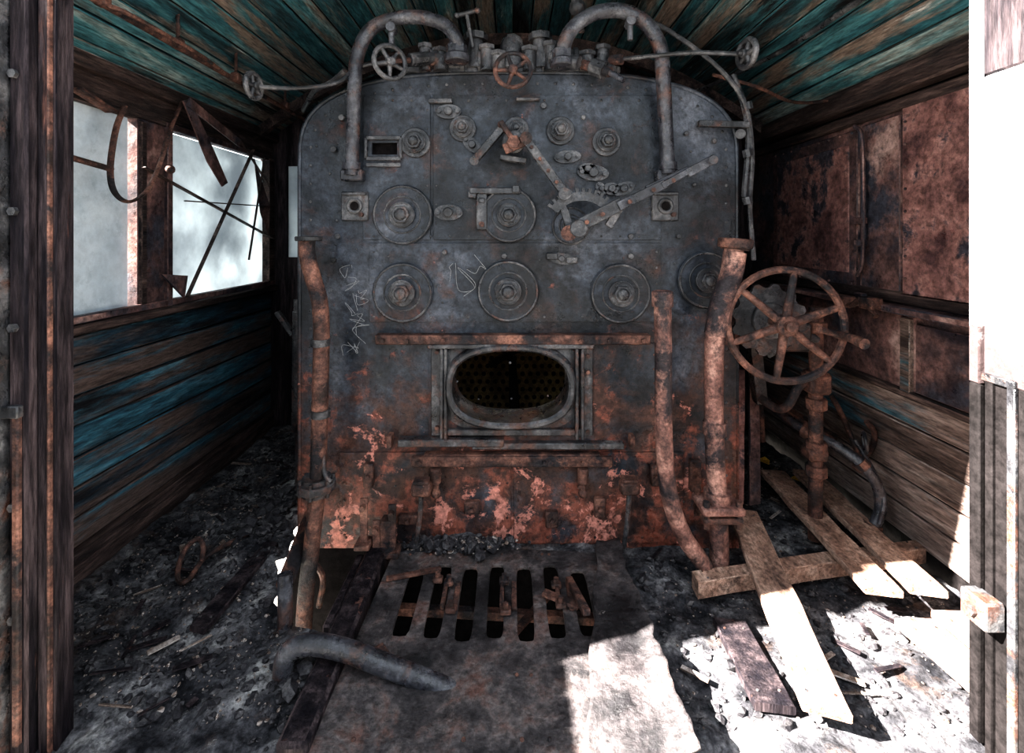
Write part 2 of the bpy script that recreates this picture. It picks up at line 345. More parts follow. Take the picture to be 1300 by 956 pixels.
dfm=empty('door_frame',(0,1.2,0))
dl=Ob('left_post','darkwood','rust','casting',parent=dfm)
dl.box((-1.26,1.20,.9),(.13,.10,2.2),ch=.01); dl.box((-1.19,1.165,.9),(.022,.05,2.2),mi=2,ch=.004); dl.box((-1.215,1.14,.9),(.05,.014,2.2),mi=0,ch=.003)
dl.box((-1.155,1.20,.9),(.045,.05,2.2),ch=.006,mi=0); dl.box((-1.118,1.215,.9),(.032,.03,2.2),mi=0,ch=.006); dl.box((-1.098,1.235,.9),(.010,.05,2.2),mi=0)
for z in (1.66,1.33,1.05,.62,.35): dl.cyl((-1.16,1.18,z),(-1.16,1.165,z),.011,6,2)
dl.box((-1.165,1.17,.85),(.05,.02,.03),mi=2); dl.box((-1.150,1.17,.45),(.016,.014,.8),mi=1); dl.box((-1.104,1.205,.9),(.006,.012,2.2),mi=1)
o=dl.done(); o.location=Vector((-.036,-1.2,0))
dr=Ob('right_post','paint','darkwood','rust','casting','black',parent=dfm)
dr.box((1.215,1.17,1.29),(.11,.14,.76),ch=.006,mi=0); dr.box((1.216,1.17,1.84),(.11,.14,.34),ch=.006,mi=1); dr.box((1.218,1.17,.45),(.11,.14,.93),ch=.006,mi=4)  # pale middle length, dark wood top, near-black lower length
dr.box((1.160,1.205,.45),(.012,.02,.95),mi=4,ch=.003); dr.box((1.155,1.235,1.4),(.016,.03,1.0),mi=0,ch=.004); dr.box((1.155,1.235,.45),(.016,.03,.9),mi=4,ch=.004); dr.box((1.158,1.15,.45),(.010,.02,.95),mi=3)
dr.box((1.135,1.20,.355),(.05,.07,.07),mi=3,ch=.005); dr.cyl((1.11,1.2,.355),(1.10,1.2,.355),.015,6,3)
dr.box((1.158,1.19,.92),(.012,.10,.02),mi=3)
o=dr.done(); o.location=Vector((.02,-1.2,0))
# ============================================================ FLOOR
def nzf(x,y,s): return noise.fractal(Vector((x*s,y*s,.3)),1.0,2.0,5)
def sheetgrid(o,xl,xr,y0,y1,nx,ny,zf,mi=0):
    vs=[];fs=[]
    for j in range(ny+1):
        y=y0+(y1-y0)*j/ny
        for i in range(nx+1):
            x=xl(y)+(xr(y)-xl(y))*i/nx; vs.append((x,y,zf(x,y)))
    for j in range(ny):
        for i in range(nx):
            a=j*(nx+1)+i; fs.append((a,a+1,a+nx+2,a+nx+1))
    o.add(vs,fs,mi)
def lerp(tab,y):
    for (a,va),(b,vb) in zip(tab[:-1],tab[1:]):
        if y<=b: return va+(vb-va)*max(0,(y-a))/(b-a)
    return tab[-1][1]
ledge=[(1.15,-.54),(1.48,-.55),(1.56,-.60),(1.60,-.74),(1.70,-.82),(1.80,-.85),(1.86,-.90),(1.92,-.88),(1.97,-.89),(2.02,-.90),(2.05,-.915),(3.3,-.915)]
lx=lambda y: lerp(ledge,y)+.020*noise.noise(Vector((y*14,0,0)))+.012*noise.noise(Vector((y*40,0,5)))
def lz(x,y): 
    m=.09*math.exp(-((x+1.02)**2/.02+(y-2.3)**2/.22))
    return .018*nzf(x,y,5)+.012*nzf(x,y,14)+m
fl=Ob('floor','floor','black','grate')
sheetgrid(fl,lambda y:-W,lx,1.15,YF,70,150,lz)
rx=lambda y: .36 if y<2.03 else .90
def rz(x,y): return -.02+.018*nzf(x+5,y,5)+.012*nzf(x,y,14)
sheetgrid(fl,rx,lambda y:W,1.15,YF,90,150,rz)
sheetgrid(fl,lambda y:-.5,lambda y:.40,1.93,2.03,60,10,lambda x,y:-.005+.02*abs(nzf(x,y,9))+.05*math.exp(-((x+.2)**2/.02+(y-2.02)**2/.003)))
fl.box((-.53,1.6,-.35),(.05,.85,.66),mi=1); fl.box((.37,1.6,-.35),(.03,.85,.6),mi=1); fl.box((-.08,1.58,-.62),(.95,.85,.04),mi=1)
fl.box((0,2.05,-.55),(1.84,.04,1.06),mi=1)
fl.box((-.62,1.40,-.2),(.10,.4,.3),mi=1)
fl.done(60)
sb=Ob('floor_side_beam','darkwood','rust')
sb.box((-.535,1.58,-.06),(.08,.80,.20),ch=.01); sb.box((-.50,1.96,.06),(.05,.06,.16),mi=1,ch=.006); sb.box((-.60,1.76,-.10),(.03,.36,.22),ch=.006); 
sb.poly([P(350,742,1.72),P(388,648,1.95),P(392,668,1.95),P(362,752,1.72)],(.01,0,-.03),1)
sb.bar((-.50,1.62,-.12),(.35,1.66,-.14),.03,.03,1); sb.bar((-.50,1.80,-.10),(.35,1.77,-.12),.03,.03,1); sb.bar((-.1,1.53,-.09),(.15,1.88,-.10),.03,.012,1)
sb.done()
slots=[]
for k in range(7):
    xc=-.355+.1*k; slots.append([(p[0]+.004*noise.noise(Vector((i*.9,k,0))),p[1]) for i,p in enumerate(ell(xc,1.69+.012*(k%2),.030,.175-.02*(k in(0,6)),20,6))])
sp=plate('slotted_floor_plate','grate',[(-.50,1.18),(.30,1.18),(.37,1.5),(.34,1.94),(.1,1.96),(-.25,1.95),(-.47,1.94)],slots,.014,z=.012,bev=.002)
cl=Ob('clips','rust',parent=sp)
for k,(px,py) in enumerate([(570,742),(572,776),(640,740),(642,778),(706,745),(712,770),(556,738)]):
    p=PF(px,py,.02); cl.box(p+Vector((0,0,.008)),(.035,.03,.016),ch=.004); cl.cyl(p+Vector((0,0,.015)),p+Vector((0,0,.032)),.010,6)
for x in (-.205,-.005,.19): cl.box((x+.012,1.70,.02),(.018,.13,.012),ch=.003); cl.box((x-.03,1.70,.024),(.014,.12,.02),ch=.003)
cl.bar(PF(722,735,.03),PF(745,790,.03)+Vector((0,0,.03)),.025,.02); cl.bar(PF(690,752,.03),PF(735,770,.03),.03,.012)
cl.bar(PF(490,735,.02),PF(560,722,.02),.02,.012); cl.bar(PF(480,820,.02),PF(500,850,.02),.03,.012)
for i in range(16): cl.ball((random.uniform(-.45,.33),random.choice([1.22,1.9,1.93,1.4]),.012),.006)
cl.done()
bsh=Ob('bent_floor_sheet','grate')
def bz(x,y): return .032+.012*math.sin(x*9+y*3)+.006*nzf(x,y,6)+.03*max(0,(x-.38)/.08)
sheetgrid(bsh,lambda y:.17+.17*(y-1.15)/.8+.006*math.sin(y*25),lambda y:.44-.02*(y-1.15)+.012*noise.noise(Vector((y*22,2,0)))+.03*noise.noise(Vector((y*7,2,3))),1.15,1.985,24,60,bz)
o=bsh.done(60); md=o.modifiers.new('s','SOLIDIFY'); md.thickness=.005
def plank(name,a,b,w,t,mat='plank',up=(0,0,1)):
    o=Ob(name,mat,'casting'); a=Vector(a);b=Vector(b); x=(b-a).normalized(); y=Vector(up).cross(x).normalized(); z=x.cross(y)
    R=Matrix((x,y,z)).transposed(); L=(b-a).length; n=20; vs=[];fs=[]
    for i in range(n+1):
        s=-L/2+L*i/n; e=.006*noise.noise(Vector((s*5,a.x*9,0))); e2=.007*noise.noise(Vector((s*7,a.x*5,4)))
        for q,(yy,zz) in enumerate([(-w/2+e+.003,-t/2),(w/2+e2-.003,-t/2),(w/2+e2,-t/2+.003),(w/2+e2,t/2-.003),(w/2+e2-.003,t/2),(-w/2+e+.003,t/2),(-w/2+e,t/2-.003),(-w/2+e,-t/2+.003)]):
            sk=(.012*(yy/w) if i in (0,n) else 0)
            vs.append((a+b)/2+R@Vector((s+sk,yy,zz)))
    for i in range(n):
        for j in range(8): fs.append((i*8+j,i*8+(j+1)%8,(i+1)*8+(j+1)%8,(i+1)*8+j))
    fs.append(tuple(range(8))[::-1]); fs.append(tuple(range(n*8,n*8+8)))
    o.add(vs,fs)
    for s in (-L/2+.04,L/2-.04):
        for yy in (-w*.3,w*.3):
            q=(a+b)/2+R@Vector((s,yy,t/2)); o.cyl(q,q+z*.002,.004,8,1)
    return o.done()
plank('floor_plank',PF(942,650,.10),PF(1050,905,.05),.115,.026)
plank('floor_plank',PF(980,600,.085),PF(1122,752,.085),.115,.026)
plank('floor_plank',PF(1022,600,.085),PF(1178,752,.085),.11,.026)
plank('floor_plank',PF(1160,790,.04),PF(1275,890,.04),.12,.026)
plank('floor_plank',PF(1205,780,.04),PF(1330,880,.04),.11,.026)
plank('floor_plank',PF(925,790,.0),PF(985,900,.0),.10,.024,'darkwood')
plank('floor_plank',PF(300,690,.04),PF(392,640,.05),.07,.024,'darkwood')
plank('floor_plank',PF(250,800,.03),PF(345,690,.04),.06,.02,'darkwood')
plank('cross_beam',PF(882,742,.035),PF(1168,700,.035),.06,.06)
plank('standing_board',P(938,470,2.25),P(936,640,2.12),.05,.02,'rustred',up=(0,1,0))
plank('standing_board',P(956,440,2.4),P(958,640,2.2),.05,.02,'rustwall',up=(0,1,0))
# rubble
bm=bmesh.new(); bmesh.ops.create_icosphere(bm,subdivisions=1,radius=1); bm.verts.index_update()
bv=[v.co.copy() for v in bm.verts]; bf=[[v.index for v in f.verts] for f in bm.faces]; bm.free()
def lumps(o,N,reg,smin,smax,mi=0,flat=.6):
    for i in range(N):
        p=reg(); s=smin+(smax-smin)*random.random()**3.5
        R=Matrix.Rotation(random.random()*6.28,3,'Z')@Matrix.Rotation(random.random()*.8,3,'X')
        sc=(s*random.uniform(.7,1.3),s*random.uniform(.6,1.1),s*flat*random.uniform(.6,1.2))
        o.add([p+Vector((0,0,s*flat*.3))+R@Vector((v.x*sc[0],v.y*sc[1],v.z*sc[2]))*random.uniform(.8,1.15) for v in bv],bf,mi)
def regL():
    while 1:
        y=random.uniform(1.27,3.2); x=random.uniform(-1.52,-.56)
        if x<lx(y)-.02: return Vector((x,y,lz(x,y)))
def regR():
    while 1:
        y=random.uniform(1.27,3.2); x=random.uniform(.48,1.52)
        if y<1.95 or x>.97: return Vector((x,y,rz(x,y)))
def regAll(): return regL() if random.random()<.65 else regR()
def regE(): y=random.uniform(1.9,2.2); return Vector((-.98-abs(random.gauss(0,.06)),y+.05,lz(-.98,y)+random.uniform(0,.03)))
def regG(): y=random.uniform(1.2,1.55); return Vector((-.60+random.gauss(0,.03),y,.0+random.uniform(-.02,.02)))
cr_=Ob('coal_rubble','coal','clinker','darkwood')
lumps(cr_,3400,regAll,.004,.022); lumps(cr_,1800,regAll,.003,.009,1); lumps(cr_,240,regE,.008,.045)
lumps(cr_,90,regG,.006,.03)
for i in range(100):
    p=regAll(); a=random.random()*6.28; L=random.uniform(.02,.11)
    cr_.bar(p+Vector((0,0,.012)),p+Vector((L*math.cos(a),L*math.sin(a)*.8,.012+random.uniform(-.004,.01))),random.uniform(.006,.022),.005,random.choice([1,2,2]))
cr_.done(20)
def regM(): return Vector((-.2+random.gauss(0,.10),1.985-abs(random.gauss(0,.03)),.015+random.uniform(0,.035)))
ah=Ob('ash_heap','coal','clinker'); lumps(ah,220,regM,.008,.03,0,.8); lumps(ah,140,regM,.004,.014,1); ah.done(20)
lf=Ob('dry_leaf','leaf')
for (px,py) in [(968,585),(1012,608)]:
    p=PF(px,py,.03); lf.poly([p+Vector((.04*math.cos(t),.03*math.sin(t),.012*math.sin(2*t))) for t in [k*.9 for k in range(7)]],(0,0,.002))
lf.done()
# ============================================================ BOILER
bo=empty('boiler_backhead',(0,D,0))
class OB(Ob):
    def done(s,ang=40):
        o=super().done(ang)
        if s.parent: o.location=-Vector(s.parent.location)
        return o
S=F/D
def fx(px): return (px-650)/S
def fz(py): return CH-(py-300)/S
def outline(ins=0):
    pts=[]; x0=fx(374)+ins; x1=fx(942)-ins; zt=fz(86)-ins; zc=fz(205)
    cx=(x0+x1)/2; a=(x1-x0)/2; b=zt-zc
    for i in range(41):
        t=math.pi*i/40; c_,s_=math.cos(t),math.sin(t)
        pts.append((cx+a*math.copysign(abs(c_)**(2/3.0),c_),zc+b*abs(s_)**(2/3.0)))
    return [(x1,-.02)]+pts+[(x0,-.02)]
fire=(fx(648),fz(487),73/S,45/S)
hole=ell(*fire[:2],fire[2],fire[3],48,2.5)
face=plate('face_plate','boiler',outline(.03),[hole,rect(fx(472),fz(197),fx(505),fz(181))],.02,y=D,parent=bo); face.location=-Vector(bo.location)
sh=OB('shell','boiler','casting',parent=bo)
rings=[(.03,D),(.012,D+.006),(.003,D+.02),(0,D+.045),(0,YF)]
vs=[];fs=[];m=len(outline(0))
for ins,y in rings: vs+=[(x,y,z) for x,z in outline(ins)]
for k in range(len(rings)-1):
    for i in range(m-1): fs.append((k*m+i,k*m+i+1,(k+1)*m+i+1,(k+1)*m+i))
sh.add(vs,fs)
ol=outline(.018); sh.tube([(x,D+.006,z) for x,z in ol],.008,6,0,smooth=False)
for yy in (2.4,2.85):
    ol=outline(-.006); sh.tube([(x,yy,z) for x,z in ol],.02,4,1,smooth=False,flat=.4)
sh.done(50)
fb=OB('firebox','black','brick','casting',parent=bo)
X0,X1,Z0,Z1,Y0,Y1=-.55,.55,.15,1.15,D+.03,D+.95
for c_,sz in [((0,(Y0+Y1)/2,Z0),(1.1,Y1-Y0,.02)),((0,(Y0+Y1)/2,Z1),(1.1,Y1-Y0,.02)),((X0,(Y0+Y1)/2,.65),(.02,Y1-Y0,1)),((X1,(Y0+Y1)/2,.65),(.02,Y1-Y0,1))]: fb.box(c_,sz,ch=0)
fb.box((0,Y1,.65),(1.12,.02,1.02),mi=1,ch=0)
for i in range(22):
    for j in range(18):
        x=-.5+i*.047+(.0235 if j%2 else 0); z=.25+j*.047; fb.cyl((x,Y1-.016,z),(x,Y1-.010,z),.014,10,0)  # black discs, painted shade for the tube openings
fb.cyl((.02,Y1-.3,.2),(.0,Y1-.3,.62),.035,10,0,r2=.02); fb.bar((-.12,Y1-.35,.58),(.12,Y1-.35,.72),.05,.03,0)
n=len(hole); vs=[(x,D,z) for x,z in hole]+[(x,D+.12,z) for x,z in hole]
fb.add(vs,[(i,(i+1)%n,n+(i+1)%n,n+i) for i in range(n)],2)
fb.done()
for i,(a,b,c_,d) in enumerate([(462,122,546,304),(551,122,838,304),(470,309,838,408),(545,436,838,566),(432,574,648,688),(653,574,866,688)]):
    hs=[]
    if i==3: hs=[ell(fire[0],fire[1],fire[2]+.02,fire[3]+.02,48,2.5)]
    if i==0: hs=[rect(fx(472),fz(197),fx(505),fz(181))]
    q=plate('seam_plate_%d'%i,'boiler',rect(fx(a),fz(d),fx(c_),fz(b)),hs,.007,y=D-.007,parent=bo,bev=.0015); q.location=-Vector(bo.location)
rv=OB('rivets','casting','rust',parent=bo)
def rivet(px,py,r=.006,mi=0,off=.007): rv.ball((fx(px),D-off,fz(py)),r,mi,(1,.6,1))
ol=outline(.065)
acc=0
for (a,b) in zip(ol[:-1],ol[1:]):
    A=Vector((a[0],0,a[1]));B=Vector((b[0],0,b[1])); L=(B-A).length; t=(-acc)%.075
    while t<L: q=A+(B-A)*t/L; rv.ball((q.x,D,q.z),.0065,0,(1,.6,1)); t+=.075
    acc=(acc+L)%.075
for x in range(475,835,24): rivet(x,128); rivet(x,300,.005); rivet(x,402,.005)
for y in range(140,300,24): rivet(543,y,.004); rivet(554,y,.004)
for y in range(320,400,20): rivet(475,y,.004); rivet(833,y,.005)
for x in range(440,640,30): rivet(x,681,.006,1)
for x in range(665,860,30): rivet(x,681,.006,1)
for y in range(590,680,22): rivet(644,y,.006,1); rivet(658,y,.006,1); rivet(438,y,.006,1); rivet(860,y,.006,1)
for y in range(450,560,18): rivet(830,y,.005,1); rivet(550,y,.004,1)
for i in range(60): rivet(random.uniform(400,900),random.uniform(130,660),random.uniform(.003,.006),0)
rv.done()
pl=OB('washout_plugs','casting','boiler',parent=bo)
def plug(px,py,R,dome=.5,rings=True,off=.006):
    c_=Vector((fx(px),D-off,fz(py))); A=Vector((0,-1,0)); R=R/S
    pl.cyl(c_,c_+A*.014,R,36,0 if not rings else 1,ch=.003); 
    if rings: pl.torus(c_+A*.014,A,R*.94,.0045,mi=0); pl.torus(c_+A*.014,A,R*.60,.004)
    pl.cyl(c_+A*.008,c_+A*.030,R*dome,28,ch=.003); pl.cyl(c_+A*.02,c_+A*.055,R*dome*.72,6,ch=.003); pl.ball(c_+A*.055,R*dome*.5,0,(1,.6,1))
    pl.torus(c_+A*.028,A,R*dome*.95,.004)
for px,py,R in [(512,273,38),(646,273,35),(512,371,38),(645,369,39),(787,372,38),(724,287,24),(895,355,36)]: plug(px,py,R,.42)
for px,py,R in [(528,182,19),(588,164,17),(711,167,18),(769,181,18)]: plug(px,py,R,.7,False)
for px,py,R in [(655,165,16)]: plug(px,py,R,.6,False)
pl.done()
ft=OB('small_fittings','casting','rust','black',parent=bo)
A=Vector((0,-1,0))
def oval(px,py,w,h,rot=0,mi=0):
    c_=Vector((fx(px),D-.007,fz(py))); R=Matrix.Rotation(math.radians(rot),3,'Y'); w/=S;h/=S
    pts=[c_+R@Vector((x,0,z)) for x,z in ell(0,0,w/2,h/2,24,2)]; ft.poly(pts,(0,-.014,0),mi)
    ft.cyl(c_+A*.01,c_+A*.035,h*.3,12,mi,ch=.003)
    for s in (-1,1): q=c_+R@Vector((s*w*.36,0,0)); ft.cyl(q,q+A*.024,h*.16,6,0)
for a in [(570,270,36,20,0),(570,143,32,18,0),(720,200,34,16,-5),(752,220,40,20,5),(600,185,28,16,40),(712,328,36,14,10),(745,215,24,14,0),(790,240,30,16,-20),(775,240,20,16,0),(762,240,18,12,60)]: oval(*a)
for px,py in [(452,262),(843,262)]:
    c_=Vector((fx(px),D-.01,fz(py))); ft.box(c_,(.11,.02,.12),ch=.004); ft.torus(c_+A*.012,A,.026,.008); ft.cyl(c_+A*.005,c_+A*.012,.024,16,2)  # black disc in each socket is painted shade for its hole
    ft.box(c_+Vector((0,-.014,.05)),(.10,.02,.012)); ft.cyl(c_+Vector((.03,-.01,-.035)),c_+Vector((.03,-.03,-.035)),.01,6,1)
def fr(x0,y0,x1,y1,t,d=.015,mi=0):
    for a,b in [((x0,y0),(x1,y0)),((x0,y1),(x1,y1)),((x0,y0),(x0,y1)),((x1,y0),(x1,y1))]:
        ft.bar((fx(a[0]),D-d,fz(a[1])),(fx(b[0]),D-d,fz(b[1])),.012,t/S,mi,up=(0,1,0) if a[1]!=b[1] else (0,0,1))
fr(466,176,510,202,5); ft.bar((fx(466),D-.015,fz(210)),(fx(510),D-.015,fz(210)),.012,.016)
ft.box((fx(485),D+.03,fz(189)),(.12,.01,.07),mi=2)  # black backing, shade painted behind the slot
ft.box((fx(629),D-.02,fz(243)),(.21,.03,.026),ch=.004); ft.box((fx(612),D-.015,fz(266)),(.045,.02,.17),ch=.004)
ft.box((fx(655),D-.03,fz(241)),(.03,.03,.03)); ft.cyl((fx(612),D-.02,fz(285)),(fx(612),D-.035,fz(285)),.012,6,1)
for px,py,w,h in [(612,255,8,6),(600,248,10,8),(700,325,14,8),(725,330,14,8),(560,130,30,6),(670,128,30,4)]:
    ft.box((fx(px),D-.02,fz(py)),(w/S,.02,h/S),ch=.003)
ft.bar(P(886,157,1.97),P(950,159,1.97),.03,.025); ft.cyl(P(888,157,1.97),P(888,157,2.03),.012,10)
ft.cyl(P(940,170,1.97),P(940,170,2.02),.02,12)
for px,py in [(800,300),(740,150),(690,135),(640,325),(565,320),(800,325),(860,300),(430,300),(425,330),(425,190),(435,150),(880,235),(905,180),(870,170)]:
    c_=Vector((fx(px),D-.005,fz(py))); ft.cyl(c_,c_+A*.014,random.uniform(.008,.014),random.choice([6,12]),0,ch=.002)
# rusty lugs low on the firebox front
for px,py,w,h in [(470,600,12,30),(600,640,20,16),(700,655,16,20),(830,600,12,26),(520,655,26,12),(760,640,14,24),(880,600,14,40)]:
    ft.box((fx(px),D-.02,fz(py)),(w/S,.03,h/S),mi=1,ch=.005); ft.cyl((fx(px),D-.03,fz(py)),(fx(px),D-.05,fz(py)),.010,6,1)
ft.done()
fd=OB('fire_hole_frame','rust','casting','boiler',parent=bo)
n=60
def loop(a,b,y,pw=2.5): return [(x,y,z) for x,z in ell(fire[0],fire[1],a,b,n,pw)]
a,b=fire[2],fire[3]
L_=[loop(a-.002,b-.002,D+.03),loop(a-.002,b-.002,D-.05),loop(a+.006,b+.006,D-.058),loop(a+.018,b+.018,D-.058),loop(a+.026,b+.026,D-.05),loop(a+.03,b+.03,D-.02),loop(a+.06,b+.05,D-.012,3)]
vs=[];fs=[]
for l in L_: vs+=l
for k in range(len(L_)-1):
    for i in range(n): fs.append((k*n+i,k*n+(i+1)%n,(k+1)*n+(i+1)%n,(k+1)*n+i))
fd.add(vs,fs,1)
def hb_(x0,x1,y,h,d,t,mi=0): fd.box(((fx(x0)+fx(x1))/2,D-d-t/2,fz(y)),((x1-x0)/S,t,h/S),mi=mi,ch=.004)
hb_(480,822,429,11,.03,.02,0); hb_(480,822,424,3,.0,.05,0); hb_(545,752,437,6,.02,.03,1)
hb_(508,640,557,9,.0,.05,1); hb_(600,790,562,8,.0,.04,1); hb_(565,738,546,8,.0,.03,1)
hb_(525,775,580,13,.03,.02,0); hb_(540,760,574,4,.0,.04,0)
for x in (562,567,731,738): fd.box((fx(x),D-.02,fz(495)),(.014,.04,118/S),mi=1,ch=.003)
for x in (556,744): fd.box((fx(x),D-.012,fz(495)),(.05,.02,112/S),mi=1,ch=.003)
for x in (490,520,565,735,770,812): fd.cyl((fx(x),D-.05,fz(429)),(fx(x),D-.064,fz(429)),.009,6)
for x in (535,560,600,690,738,765): fd.cyl((fx(x),D-.05,fz(580)),(fx(x),D-.062,fz(580)),.009,6)
for x in (555,738):
    c0=Vector((fx(x),D-.045,fz(588))); fd.cyl(c0,c0-Vector((0,0,.06)),.022,14,ch=.004); fd.cyl(c0-Vector((0,0,.055)),c0-Vector((0,0,.10)),.014,12); fd.ball(c0-Vector((0,0,.10)),.02,0)
    fd.bar(c0+Vector((.02,0,-.02)),c0+Vector((-.02,0,-.08)),.02,.012)
for x in (497,800): fd.box((fx(x),D-.02,fz(556)),(.02,.05,.05),mi=0)
for x,y in [(745,450),(745,470),(745,545),(556,445),(556,540)]: fd.cyl((fx(x),D-.02,fz(y)),(fx(x),D-.035,fz(y)),.009,6)
fd.done()
ck=OB('chalk_marks','chalk',parent=bo)
def scr(x0,y0,w,h,n):
    pts=[(fx(x0+random.uniform(-w,w)),D-.0005-.0105*(470<x0<838 and 309<y0<408),fz(y0+random.uniform(-h,h))) for i in range(n)]
    ck.tube(pts,.0009,4,k=6)
for k in range(9): scr(450+random.uniform(-8,8),345+k*13,13,13,6)
scr(585,355,22,35,7); scr(600,335,20,12,5); scr(570,345,12,25,4)
ck.done()
rg=OB('regulator_lever','casting','rust','pipe_dark',parent=bo)
def cc(px,py,d): return P(px,py,D-d)
rg.cyl(cc(652,180,0),cc(652,180,.10),.045,24,0,ch=.004); rg.cyl(cc(652,180,.10),cc(652,180,.14),.028,6,1,ch=.003)
rg.cyl(cc(636,158,.02),cc(636,158,.09),.014,12,1); rg.bar(cc(652,180,.11),cc(636,155,.09),.02,.03,1,up=(0,1,0))
rg.bar(cc(603,203,.06),cc(640,160,.07),.03,.035,0,up=(0,1,0)); rg.bar(cc(635,200,.05),cc(668,205,.05),.02,.045,0,up=(0,1,0))
rg.cyl(cc(602,204,.0),cc(602,204,.09),.018,14,0); rg.cyl(cc(668,175,.07),cc(668,175,.15),.024,14,1)
rg.bar(cc(664,172,.13),cc(717,246,.11),.034,.02,0,up=(0,1,0)); rg.bar(cc(640,190,.12),cc(672,176,.12),.04,.02,1,up=(0,1,0))
for t in (.2,.4,.6,.8): 
    q=cc(664,172,.14).lerp(cc(717,246,.12),t); rg.cyl(q,q+Vector((0,-.012,0)),.007,8,1)
rg.cyl(cc(717,246,.05),cc(717,246,.13),.024,16,0)
qc=cc(738,292,.09)
pts=[]
for i in range(25):
    t=math.radians(35+i*110/24)
    for rr in ((.150,.165) if i%2 else (.165,.150)): pts.append((t,rr))
outer=[qc+Vector((math.cos(t)*rr,0,math.sin(t)*rr)) for t,rr in pts]; inner=[qc+Vector((math.cos(t)*.115,0,math.sin(t)*.115)) for t,rr in pts][::-1]
N_=len(outer); vs=outer+inner[::-1]; vs+= [v+Vector((0,-.016,0)) for v in vs]
fs=[]
for i in range(N_-1):
    fs+= [(i,i+1,N_+i+1,N_+i),(2*N_+i,2*N_+i+1,3*N_+i+1,3*N_+i),(i,i+1,2*N_+i+1,2*N_+i),(N_+i,N_+i+1,3*N_+i+1,3*N_+i)]
for e in (0,N_-1): fs.append((e,N_+e,3*N_+e,2*N_+e))
rg.add(vs,fs,0)
rg.bar(cc(712,256,.09),cc(725,292,.09),.03,.02,0,up=(0,1,0)); rg.bar(cc(786,265,.09),cc(772,288,.09),.03,.02,0,up=(0,1,0))
rg.bar(cc(722,293,.10),cc(790,258,.11),.05,.022,0,up=(0,1,0)); rg.bar(cc(785,262,.12),cc(845,233,.14),.036,.018,2,up=(0,1,0)); rg.bar(cc(840,236,.14),cc(880,214,.15),.024,.02,2,up=(0,1,0)); rg.bar(cc(872,220,.15),cc(908,201,.16),.034,.02,2,up=(0,1,0))
rg.cyl(cc(906,203,.14),cc(906,203,.19),.016,14,2); rg.cyl(cc(735,290,0),cc(735,290,.14),.035,20,0,ch=.004); rg.cyl(cc(722,296,.1),cc(722,296,.13),.03,16,1)
for px,py in [(745,282),(765,272),(800,256),(830,241),(855,229)]: rg.cyl(cc(px,py,.11),cc(px,py,.155),.009,10,1)
rg.bar(cc(820,238,.13),cc(875,212,.13),.012,.012,2)
rg.done()
tp=OB('steam_pipes','pipe_dark','rust',parent=bo)
yy=1.93
tp.tube([P(446,222,1.97),P(448,170,1.96),P(450,110,yy),P(454,70,yy),P(470,38,yy),P(500,24,yy),P(535,22,yy),P(565,32,yy),P(580,52,yy),P(583,78,yy+.05)],.027,16)
tp.tube([P(848,220,1.97),P(845,160,1.96),P(842,100,yy),P(838,60,yy),P(820,30,yy),P(790,14,yy),P(755,17,yy),P(728,35,yy),P(717,55,yy),P(714,78,yy+.05)],.029,16)
for px,s in ((446,1),(848,1)):
    q=P(px,222,1.97); tp.box(q+Vector((0,.02,0)),(.09,.05,.045),mi=0,ch=.005); tp.cyl(q+Vector((0,0,.02)),q+Vector((0,0,.05)),.036,18)
for px,py in ((580,60),(714,66)):
    q=P(px,py,yy+.02); tp.cyl(q-Vector((0,0,.03)),q+Vector((0,0,.01)),.042,8,ch=.004); tp.cyl(q-Vector((0,0,.06)),q-Vector((0,0,.03)),.05,20,ch=.004)
for px,py in ((497,36),(800,28)):
    q=P(px,py,yy-.04); tp.cyl(q,q+Vector((0,0,-.07)),.011,10); 
    tp.cyl(q+Vector((0,.03,0)),q+Vector((0,-.02,0)),.018,12)
tp.done()
mf=OB('steam_manifold','casting','rust','pipe_dark',parent=bo)
ym=2.06
mf.cyl(P(560,82,ym),P(640,78,ym),.05,20,ch=.005); mf.cyl(P(672,78,ym),P(740,80,ym),.05,20,ch=.005)
for px in (568,588,610,690,712,730): mf.cyl(P(px-3,80,ym),P(px+3,80,ym),.062,20,ch=.003)
for px in (604,686): mf.cyl(P(px,88,ym-.02),P(px,50,ym-.02),.042,16,0,r2=.03); mf.cyl(P(px,52,ym-.02),P(px,44,ym-.02),.05,8)
for px,pz,r in ((618,62,.028),(632,70,.03),(672,64,.028),(700,58,.03),(745,70,.03),(560,66,.03),(765,62,.026),(540,60,.024)): mf.cyl(P(px,90,ym-.05),P(px,pz,ym-.05),r,12,0); mf.cyl(P(px,pz+2,ym-.05),P(px,pz-4,ym-.05),r*1.3,6,0,ch=.003)
mf.cyl(P(650,90,ym),P(650,58,ym),.06,20,r2=.05); mf.ball(P(650,58,ym),.05)
mf.box(P(650,92,ym),(.9,.08,.03),ch=.006)
mf.wheel(P(651,89,1.88),(0,-1,.1),.068,.009,5,.018,1); mf.cyl(P(651,89,1.88),P(651,89,2.05),.011,10); 
mf.wheel(P(495,79,1.85),(.75,-1,0),.062,.010,5,.017,0,a0=.3); mf.cyl(P(495,79,1.85),P(545,74,2.0),.011,10,1); mf.cyl(P(520,76,1.92),P(552,73,2.0),.026,8,0,ch=.004); mf.cyl(P(545,74,2.0),P(575,74,2.03),.035,14)
mf.cyl(P(600,60,1.98),P(592,15,1.95),.008,8,0); mf.cyl(P(580,20,1.95),P(606,13,1.95),.009,8,0); mf.ball(P(606,13,1.95),.013,0); mf.ball(P(580,20,1.95),.013,0)
mf.tube([P(738,40,2.05),P(735,20,2.0),P(730,0,1.98),P(728,-25,1.98)],.016,10,0); mf.ball(P(733,10,1.99),.035,0)
